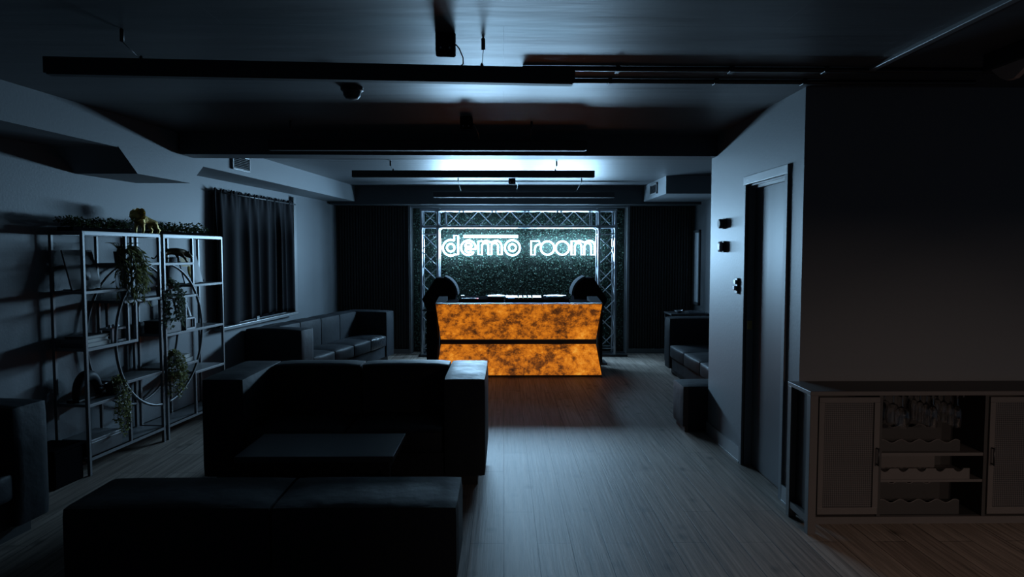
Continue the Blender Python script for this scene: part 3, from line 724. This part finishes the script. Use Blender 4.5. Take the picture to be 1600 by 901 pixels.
shelf_unit('grey metal display shelf with half a ring, farther of the pair, by the curtain', 0.90, 1.85,
           [(0.92, 1.35, 1.50), (1.33, 1.83, 1.30), (0.92, 1.38, 1.212), (0.92, 1.83, 0.90), (0.92, 1.37, 0.61), (1.33, 1.83, 0.51), (0.92, 1.83, 0.127)],
           [(1.34, 1.30, 1.715), (1.21, 0.90, 1.19), (1.34, 0.127, 0.49)], 1)
def on_shelf(name, label, cat, u, v, z, rot=0.0, group=None): return thing(name, label, cat, SH(u, v, z), LA+rot, group)

# hedge troughs along the top
for u0, u1, lab in ((-0.02, 0.60, 'black trough of dark boxwood foliage on top of the nearer shelf'), (0.93, 1.70, 'black trough of dark boxwood foliage on top of the farther shelf')):
    t = on_shelf('planter_trough', lab, 'planter', u0, 0.06, 1.741)
    L = u1-u0
    obj('trough', one(box, 0, L, 0.02, 0.14, 0, 0.03, 0.003), 'blackmatte', t)
    bm = B()
    for k in range(900):
        u = random.uniform(0, L); h = 0.05 + 0.02*sin(u*23) + 0.015*sin(u*51+1)
        leaf(bm, (u, random.uniform(-0.015, 0.155), 0.03 + random.random()*h), (random.uniform(-1, 1), random.uniform(-1, 1), random.uniform(-0.2, 1.2)), random.uniform(0.016, 0.026), 0.42)
    obj('foliage', bm, 'box_leaf', t)

# sculpted animals
def skin(name, verts, edges, radii, m, parent, root=0, sub=2):
    me = bpy.data.meshes.new(name); me.from_pydata(verts, edges, []); o = bpy.data.objects.new(name, me); C.objects.link(o)
    sk = o.modifiers.new('skin', 'SKIN'); sk.use_smooth_shade = True
    for i, r in enumerate(radii): me.skin_vertices[0].data[i].radius = r if isinstance(r, tuple) else (r, r)
    me.skin_vertices[0].data[root].use_root = True
    sb = o.modifiers.new('sub', 'SUBSURF'); sb.levels = sub; sb.render_levels = sub
    bpy.context.view_layer.update()
    dg = bpy.context.evaluated_depsgraph_get(); nm = bpy.data.meshes.new_from_object(o.evaluated_get(dg))
    bpy.data.objects.remove(o); nm.materials.clear(); nm.materials.append(M[m])
    for p in nm.polygons: p.use_smooth = True
    n = bpy.data.objects.new(name, nm); C.objects.link(n)
    if parent: n.parent = parent
    return n
# gold lion, walking towards -x (local), head raised
t = on_shelf('lion_figurine', 'gold lion figurine standing on top of the nearer shelf', 'figurine', 0.80, 0.09, 1.741, -0.35); t.scale = (1.2, 1.2, 1.2)
V = [(0.055, 0, 0.092), (0.01, 0, 0.094), (-0.04, 0, 0.10), (-0.068, 0, 0.128), (-0.085, 0, 0.142), (-0.108, 0, 0.134),   # rump..chest, neck, head, muzzle
     (-0.045, 0.022, 0.07), (-0.055, 0.024, 0.036), (-0.052, 0.024, 0.005), (-0.066, 0.024, 0.003),
     (-0.04, -0.022, 0.07), (-0.03, -0.024, 0.036), (-0.034, -0.024, 0.005), (-0.048, -0.024, 0.003),
     (0.06, 0.024, 0.068), (0.05, 0.026, 0.042), (0.072, 0.026, 0.03), (0.064, 0.026, 0.005), (0.05, 0.026, 0.003),
     (0.062, -0.024, 0.068), (0.066, -0.026, 0.042), (0.088, -0.026, 0.03), (0.082, -0.026, 0.005), (0.068, -0.026, 0.003),
     (0.082, 0, 0.088), (0.098, 0, 0.055), (0.105, 0, 0.03), (0.118, 0, 0.024)]
E_ = [(0, 1), (1, 2), (2, 3), (3, 4), (4, 5), (2, 6), (6, 7), (7, 8), (8, 9), (2, 10), (10, 11), (11, 12), (12, 13), (0, 14), (14, 15), (15, 16), (16, 17), (17, 18), (0, 19), (19, 20), (20, 21), (21, 22), (22, 23), (0, 24), (24, 25), (25, 26), (26, 27)]
Rr = [0.028, 0.026, 0.034, 0.03, 0.025, 0.014] + [0.015, 0.010, 0.008, 0.008]*2 + [0.018, 0.013, 0.008, 0.007, 0.008]*2 + [0.006, 0.004, 0.004, 0.008]
skin('body', V, E_, Rr, 'gold', t)
bm = B()
for k in range(260):
    a = random.uniform(0, 2*pi); b2 = random.uniform(-0.6, 0.9); dvec = Vector((cos(a)*cos(b2)*0.6+0.35, sin(a)*cos(b2), sin(b2)))
    leaf(bm, Vector((-0.072, 0, 0.13)) + dvec*0.040, dvec + Vector((0.3, 0, -0.6)), 0.026, 0.35)
lathe(bm, [(0, -0.045), (0.03, -0.036), (0.044, -0.008), (0.04, 0.018), (0.024, 0.03), (0, 0.034)], (-0.062, 0, 0.122), 14)
obj('mane', bm, 'gold', t)
# bronze prowling big cat with lowered head
t = on_shelf('panther_figurine', 'dark bronze prowling cat figurine on the upper left board of the farther shelf', 'figurine', 1.19, 0.09, 1.50, -0.45); t.scale = (1.15, 1.15, 1.15)
V = [(-0.10, 0, 0.07), (-0.04, 0, 0.082), (0.03, 0, 0.09), (0.075, 0, 0.08), (0.115, -0.01, 0.055), (0.138, -0.02, 0.035),
     (0.04, 0.026, 0.055), (0.055, 0.028, 0.03), (0.05, 0.028, 0.004), (0.068, 0.028, 0.003),
     (0.05, -0.026, 0.055), (0.075, -0.028, 0.03), (0.085, -0.028, 0.004), (0.10, -0.028, 0.003),
     (-0.10, 0.026, 0.05), (-0.085, 0.028, 0.03), (-0.115, 0.028, 0.022), (-0.11, 0.028, 0.004), (-0.09, 0.028, 0.003),
     (-0.10, -0.026, 0.05), (-0.07, -0.028, 0.03), (-0.095, -0.028, 0.02), (-0.085, -0.028, 0.004), (-0.066, -0.028, 0.003),
     (-0.13, 0, 0.06), (-0.15, 0, 0.035), (-0.165, 0, 0.03), (-0.18, 0, 0.04)]
Rr = [0.026, 0.026, 0.03, 0.026, 0.022, 0.013] + [0.014, 0.010, 0.008, 0.008]*2 + [0.018, 0.013, 0.008, 0.007, 0.008]*2 + [0.007, 0.005, 0.005, 0.005]
skin('body', V, E_, Rr, 'darkgold', t)
bm = B()
for s in (-1, 1): lathe(bm, [(0.008, 0), (0.006, 0.01), (0, 0.016)], (0.105, -0.01+s*0.015, 0.072), 8)
obj('ear', bm, 'darkgold', t)
# arched sculpture
t = on_shelf('arched_sculpture', 'dark glossy arched sculpture on the low left board of the nearer shelf', 'sculpture', 0.17, 0.16, 0.51)
bm = B(); path(bm, [(0.115*cos(pi*k/20), 0, 0.02+0.15*sin(pi*k/20)) for k in range(21)], [0.022+0.022*sin(pi*k/20) for k in range(21)], 12); obj('arch', bm, 'leather', t)
obj('base', one(box, -0.15, 0.15, -0.05, 0.05, 0, 0.018, 0.004), 'pot', t)
bm = B(); lathe(bm, [(0, -0.026), (0.018, -0.018), (0.026, 0), (0.018, 0.018), (0, 0.026)], (0.115, -0.03, 0.06), 14); obj('knob', bm, 'chrome', t)

# framed boards
def lean_board(label, u, z, w, h, m, motif):
    t = on_shelf('picture_board', label, 'picture', u, 0.13, z)
    lean = Matrix.Rotation(radians(-14), 4, 'X')
    o = obj('panel', one(box, 0, w, 0, 0.012, 0.0, h, 0.001, mtx=lean), m, t)
    if motif:
        bm = B(); lathe(bm, [(0, 0), (0.055, 0), (0.055, 0.0015), (0, 0.0015)], (0, 0, 0), 20, mtx=lean @ Matrix.Translation((w*0.42, 0, h*0.40)) @ Matrix.Rotation(pi/2, 4, 'X') @ Matrix.Diagonal((0.7, 1.1, 1, 1))); obj('oval_motif', bm, 'ochre', o)
        bm = B(); box(bm, 0.02, w*0.5, -0.0015, 0, h*0.62, h*0.95, mtx=lean); obj('block_motif', bm, 'ochre', o)
    else:
        bm = B(); lathe(bm, [(0, 0), (0.06, 0), (0.06, 0.0015), (0, 0.0015)], (0, 0, 0), 20, mtx=lean @ Matrix.Translation((w*0.6, 0, h*0.45)) @ Matrix.Rotation(pi/2, 4, 'X') @ Matrix.Diagonal((0.7, 1.1, 1, 1))); obj('oval_motif', bm, 'book', o)
        bm = B(); box(bm, w*0.62, w*0.85, -0.0015, 0, h*0.86, h*0.92, mtx=lean); obj('small_tag', bm, 'book2', o)
    bm = B()
    for x in (0.05, w-0.05): tube(bm, (x, -0.03, 0.004), (x, 0.11, 0.004), 0.004, 6); tube(bm, (x, -0.03, 0.004), (x, -0.03, 0.03), 0.004, 6)
    obj('easel', bm, 'black', t)
lean_board('dark picture board leaning on the upper left board of the nearer shelf', 0.02, 1.317, 0.30, 0.30, 'board', False)
lean_board('pale picture with ochre shapes on the right board of the farther shelf', 1.42, 1.30, 0.30, 0.26, 'art', True)

# books and boxes
def book(label, u, v, z, w, d, h, m, group, rot=0.0):
    t = on_shelf('book', label, 'book', u, v, z, rot, group)
    bm = B(); box(bm, 0, w, 0, d, 0, 0.003); box(bm, 0, w, 0, d, h-0.003, h); box(bm, 0, 0.003, 0, d, 0.003, h-0.003); obj('cover', bm, m, t)
    obj('pages', one(box, 0.004, w-0.005, 0.004, d-0.004, 0.0031, h-0.0031), 'paper', t)
book('thick dark book at the bottom of the stack on the middle-left board', 0.0, 0.03, 0.91, 0.27, 0.19, 0.032, 'book', 'books on the nearer shelf')
book('grey book in the middle of the stack on the middle-left board', 0.01, 0.035, 0.942, 0.25, 0.18, 0.026, 'book2', 'books on the nearer shelf', 0.03)
book('dark book on top of the stack on the middle-left board', 0.02, 0.04, 0.968, 0.23, 0.17, 0.022, 'book', 'books on the nearer shelf', -0.04)
book('large pale book at the bottom of the stack low on the farther shelf', 1.14, 0.03, 0.61, 0.22, 0.18, 0.035, 'book2', 'books on the farther shelf')
book('smaller pale book on top of the stack low on the farther shelf', 1.15, 0.035, 0.645, 0.19, 0.16, 0.03, 'paper', 'books on the farther shelf', 0.05)
def silver_box(label, u, v, z):
    t = on_shelf('lantern_box', label, 'box', u, v, z)
    W, D_, H_ = 0.19, 0.12, 0.105; bm = B()
    for x in (0, W-0.018):
        for y in (0, D_-0.018): box(bm, x, x+0.018, y, y+0.018, 0, H_)
    for zz in (0, H_-0.014):
        for y in (0, D_-0.018): box(bm, 0, W, y, y+0.018, zz, zz+0.014)
        for x in (0, W-0.018): box(bm, x, x+0.018, 0, D_, zz, zz+0.014)
    obj('frame', bm, 'greymetal', t)
    obj('core', one(box, 0.02, W-0.02, 0.02, D_-0.02, 0.014, H_-0.018, 0.004), 'black', t)
    bm = B()
    for k in range(3): lathe(bm, [(0.012, 0), (0.014, 0.012), (0.008, 0.024), (0, 0.026)], (0.05+k*0.045, D_/2, H_-0.002), 10)
    obj('finial', bm, 'greymetal', t)
silver_box('small silver-framed box on the middle board of the nearer shelf, right of the book stack', 0.31, 0.05, 0.91)
silver_box('small silver-framed box on the middle board of the farther shelf, before the bottle', 1.20, 0.02, 0.90)
t = on_shelf('decorative_bottle', 'dark tapering bottle vase on the middle board of the farther shelf', 'vase', 1.45, 0.16, 0.90)
obj('body', one(lathe, [(0, 0), (0.062, 0), (0.066, 0.02), (0.06, 0.09), (0.04, 0.16), (0.026, 0.20), (0.022, 0.23)], seg=24), 'pot', t, 40)
obj('lip', one(lathe, [(0.022, 0.23), (0.028, 0.235), (0.028, 0.245), (0.018, 0.245), (0.016, 0.20)], seg=24), 'pot', t, 40)
t = on_shelf('storage_box', 'black open tray box on the middle board of the farther shelf, under the ivy', 'box', 0.94, 0.02, 0.90)
obj('tray', one(box, 0, 0.22, 0, 0.2, 0, 0.10, 0.004), 'pot', t); obj('rim', one(box, -0.003, 0.223, -0.003, 0.203, 0.10, 0.108), 'black', t)
t = on_shelf('storage_box', 'grey-topped low box on the bottom board of the nearer shelf', 'box', 0.01, 0.02, 0.127)
obj('body', one(box, 0, 0.33, 0, 0.22, 0, 0.10, 0.005), 'pot', t); obj('lid', one(box, -0.004, 0.334, -0.004, 0.224, 0.10, 0.12, 0.004), 'book2', t)
t = on_shelf('floor_box', 'low black box on the floor at the near end of the shelves', 'box', -0.34, 0.02, 0)
obj('body', one(box, 0, 0.27, 0, 0.24, 0, 0.24, 0.012), 'blackmatte', t); obj('lid', one(box, -0.004, 0.274, -0.004, 0.244, 0.24, 0.265, 0.006), 'blackmatte', t)

# trailing plants
def trailing(label, u, v, z, strands, length, lsize, mname, spread=0.10, grass=False, pot_r=0.05, pot_h=0.09):
    t = on_shelf('hanging_plant', label, 'plant', u, v, z)
    obj('pot', one(lathe, [(0, 0), (pot_r*0.8, 0), (pot_r, pot_h), (pot_r*0.9, pot_h), (pot_r*0.85, pot_h*0.85), (0, pot_h*0.85)], seg=18), 'pot', t, 40)
    bs, bl = B(), B()
    for k in range(strands):
        a = random.uniform(0, 2*pi); out = random.uniform(0.4, 1.0)*spread; Ln = length*random.uniform(0.45, 1.0)
        dx, dy = cos(a)*out, -abs(sin(a))*out*0.8 - 0.02
        pts = []
        n = 14
        for i in range(n+1):
            s = i/n
            x = dx*min(1, s*2.5) + 0.012*sin(s*9+k); y = (dy - pot_r*0.9)*min(1, s*2.5); 
            rise = 0.05*sin(pi*min(1, s*2.5)); zz = pot_h*0.9 + rise - max(0, s-0.25)/0.75*Ln
            pts.append(Vector((x, y, zz)))
        if grass:
            path(bs, pts, [0.003*(1-0.75*i/n) for i in range(n+1)], 4)
            for i in range(3, n):
                if random.random() < 0.7: leaf(bl, pts[i], (random.uniform(-1, 1), random.uniform(-1, 0.3), random.uniform(-1.6, -0.2)), lsize*2.2, 0.10)
        else:
            path(bs, pts, 0.0015, 4)
            for i in range(1, n+1):
                for q in range(2): leaf(bl, pts[i] + Vector((0, 0, random.uniform(-0.01, 0.01))), (random.uniform(-1, 1), random.uniform(-1, 0.4), random.uniform(-1, 0.5)), lsize*random.uniform(0.7, 1.2), 0.42)
    if grass:
        for k in range(26):
            a = random.uniform(0, 2*pi); pts = [Vector((cos(a)*s*0.16, sin(a)*s*0.10-0.02*s, pot_h*0.85 + 0.13*s*(1.5-s*0.9))) for s in (0, 0.3, 0.6, 0.85, 1.0)]
            path(bs, pts, [0.003, 0.0025, 0.002, 0.0015, 0.0006], 4)
    obj('stems', bs, mname, t); obj('leaves', bl, mname, t)
trailing('grassy trailing plant in a black pot on the upper right board of the nearer shelf', 0.50, 0.10, 1.507, 46, 0.42, 0.03, 'plant', 0.17, True)
trailing('leafy trailing ivy in a black pot on the upper-middle board of the farther shelf', 1.00, 0.09, 1.212, 20, 0.34, 0.03, 'ivy', 0.13)
trailing('trailing vine hanging from the low left board of the nearer shelf', 0.33, 0.08, 0.51, 18, 0.38, 0.022, 'plant', 0.09)
trailing('bushy trailing vine on the low board of the farther shelf', 1.02, 0.07, 0.61, 24, 0.34, 0.024, 'plant', 0.12)

# ------------------------------------------------------------------ wine cabinet
CX0, CX1, CY0, CY1, CH = 1.715, 3.16, 3.755, 4.055, 0.818
t = thing('wine_cabinet', 'dark wooden bar cabinet with mesh doors and wine racks at lower right', 'cabinet', (CX0, CY0, 0))
W = CX1-CX0; D_ = CY1-CY0; PWc = 0.045
obj('worktop', one(box, -0.004, W+0.004, -0.006, D_, CH-0.025, CH, 0.003), 'cab', t)
for x in (0, W-PWc):
    for y in (0, D_-PWc): obj('leg', one(box, x, x+PWc, y, y+PWc, 0, CH-0.025, 0.002), 'cab', t)
for b6 in ((PWc, W-PWc, 0.004, 0.03), (0.004, 0.03, PWc, D_-PWc), (W-0.03, W-0.004, PWc, D_-PWc)): obj('bottom_rail', one(box, *b6, 0.06, 0.10), 'cab', t)
for x in (0.036, W-0.044): obj('side_panel', one(box, x, x+0.008, PWc, D_-PWc, 0.10, CH-0.025), 'cabdark', t)  # near-black colour also holds the shade behind the rear leg
obj('back_panel', one(box, PWc, W-PWc, D_-0.02, D_-0.01, 0.10, CH-0.025), 'cabdark', t)
obj('bottom_board', one(box, 0.03, W-0.03, 0.03, D_-0.02, 0.085, 0.10), 'cabdark', t)
cx0, cx1 = 0.415, 0.995           # centre bay
for x in (cx0-0.02, cx1): obj('partition', one(box, x, x+0.02, 0.012, D_-0.02, 0.10, CH-0.025), 'cabdark', t)
def cdoor(x0, x1, hx):
    z0, z1 = 0.115, CH-0.035; f = 0.03
    bm = B(); box(bm, x0, x1, 0, 0.02, z0, z0+f+0.01, 0.002); box(bm, x0, x1, 0, 0.02, z1-f, z1, 0.002); box(bm, x0, x0+f, 0, 0.02, z0+f+0.01, z1-f); box(bm, x1-f, x1, 0, 0.02, z0+f+0.01, z1-f)
    d = obj('door', bm, 'cab', t); obj('mesh_panel', one(box, x0+f, x1-f, 0.009, 0.013, z0+f+0.01, z1-f), 'mesh', d)
    bm = B(); tube(bm, (hx, -0.022, 0.40), (hx, -0.022, 0.50), 0.005, 8)
    for z in (0.405, 0.495): tube(bm, (hx, -0.022, z), (hx, 0.0, z), 0.004, 6)
    obj('handle', bm, 'black', d)
cdoor(PWc+0.006, cx0-0.022, cx0-0.036); cdoor(cx1+0.022, W-PWc-0.006, cx1+0.036)
obj('shelf', one(box, cx0, cx1, 0.015, D_-0.02, 0.445, 0.463), 'cab', t)
def wavy(x0, x1, y, zb, h, amp, down, m='cab'):
    pts = [(x0, zb), (x1, zb)]; n = 60
    for k in range(n, -1, -1):
        x = x0 + (x1-x0)*k/n; ph = (x-x0)/0.105*2*pi
        z = zb+h + amp*sin(ph) if not down else zb+h - amp*2*max(0, sin(ph))**0.6
        pts.append((x, z))
    o = obj('wavy_rack', one(prism, pts, 'y', y, y+0.012), m, t)
    if m != 'cab':
        bm = B(); path(bm, [(p[0], y+0.002, p[1]+0.001) for p in pts[2:]], 0.0028, 6); obj('edge_strip', bm, 'cab', o)
wavy(cx0, cx1-0.11, 0.05, 0.463, 0.055, 0.010, False, 'cabdark'); wavy(cx0, cx1-0.14, 0.22, 0.463, 0.10, 0.010, False, 'cabdark')
wavy(cx0, cx1-0.07, 0.02, 0.31, 0.062, 0.010, True); wavy(cx0, cx1-0.15, 0.21, 0.31, 0.115, 0.008, True)
obj('shelf', one(box, cx0, cx1, 0.015, D_-0.02, 0.295, 0.31), 'cab', t)
wavy(cx0, cx1-0.11, 0.04, 0.10, 0.075, 0.010, False, 'cabdark'); wavy(cx0, cx1-0.16, 0.22, 0.10, 0.125, 0.010, False, 'cabdark')
# glass rails under the worktop, and the hanging glasses
for k, x in enumerate((2.27, 2.44, 2.58)):
    for s in (-1, 1): obj('glass_rail', one(box, x-CX0+s*0.018-0.005, x-CX0+s*0.018+0.005, 0.03, D_-0.03, 0.776, 0.786), 'black', t)
def glass(flute, loc, label):
    t = thing('wine_glass', label, 'glass', loc, 0, 'glasses hanging in the cabinet')
    # hangs upside down: z=0 at the foot (top), rim below
    obj('foot', one(lathe, [(0, 0.0), (0.032, 0.0), (0.03, -0.003), (0.006, -0.008)]), 'glass', t, 50)
    st = 0.06 if flute else 0.07
    obj('stem', one(lathe, [(0.006, -0.008), (0.0035, -0.02), (0.0035, -st), (0.008, -st-0.008)], seg=12), 'glass', t, 50)
    if flute: pr = [(0.003, -st-0.006), (0.015, -st-0.014), (0.024, -st-0.04), (0.026, -st-0.08), (0.023, -st-0.13), (0.0215, -st-0.13), (0.0245, -st-0.08), (0.0225, -st-0.04), (0.013, -st-0.017), (0.0, -st-0.009)]
    else: pr = [(0.003, -st-0.006), (0.02, -st-0.012), (0.037, -st-0.035), (0.041, -st-0.065), (0.036, -st-0.10), (0.031, -st-0.125), (0.0295, -st-0.125), (0.0345, -st-0.10), (0.0393, -st-0.065), (0.035, -st-0.036), (0.018, -st-0.015), (0.0, -st-0.009)]
    obj('bowl', one(lathe, pr, seg=24), 'glass', t, 60)
ordn = ('first', 'second', 'third', 'fourth')
GZ = 0.791
for k, y in enumerate((3.82, 3.91, 4.0)): glass(False, (2.27, y, GZ), 'round wine glass hanging in the left row of the cabinet, %s from the front' % ordn[k])
for k, y in enumerate((3.81, 3.87, 3.93, 3.99)): glass(True, (2.44, y, GZ), 'slim flute hanging in the middle row of the cabinet, %s from the front' % ordn[k])
for k, y in enumerate((3.81, 3.87, 3.93, 3.99)): glass(True, (2.58, y, GZ), 'slim flute hanging in the right row of the cabinet, %s from the front' % ordn[k])

# ------------------------------------------------------------------ side table in the recess
t = thing('side_table', 'thin-legged dark side table beyond the right recess sofa', 'table', (2.36, 9.55, 0))
obj('tabletop', one(box, 0, 0.56, 0, 0.45, 0.69, 0.715, 0.004), 'black', t)
for x in (0.01, 0.525):
    for y in (0.01, 0.415): obj('leg', one(box, x, x+0.025, y, y+0.025, 0, 0.69), 'black', t)
t = thing('bowl', 'small dark bowl on the side table in the right recess', 'bowl', (2.50, 9.70, 0.715))
obj('bowl_body', one(lathe, [(0, 0.004), (0.03, 0), (0.055, 0.02), (0.065, 0.04), (0.061, 0.04), (0.05, 0.022), (0, 0.012)]), 'chrome', t, 50)
t = thing('serving_tray', 'flat dark tray on the side table in the right recess', 'tray', (2.62, 9.62, 0.715))
obj('tray_base', one(box, 0, 0.24, 0, 0.2, 0, 0.008, 0.002), 'black', t)
bm = B(); box(bm, 0, 0.24, 0, 0.008, 0.008, 0.03); box(bm, 0, 0.24, 0.192, 0.2, 0.008, 0.03); box(bm, 0, 0.008, 0.008, 0.192, 0.008, 0.03); box(bm, 0.232, 0.24, 0.008, 0.192, 0.008, 0.03); obj('rim', bm, 'chrome', t)
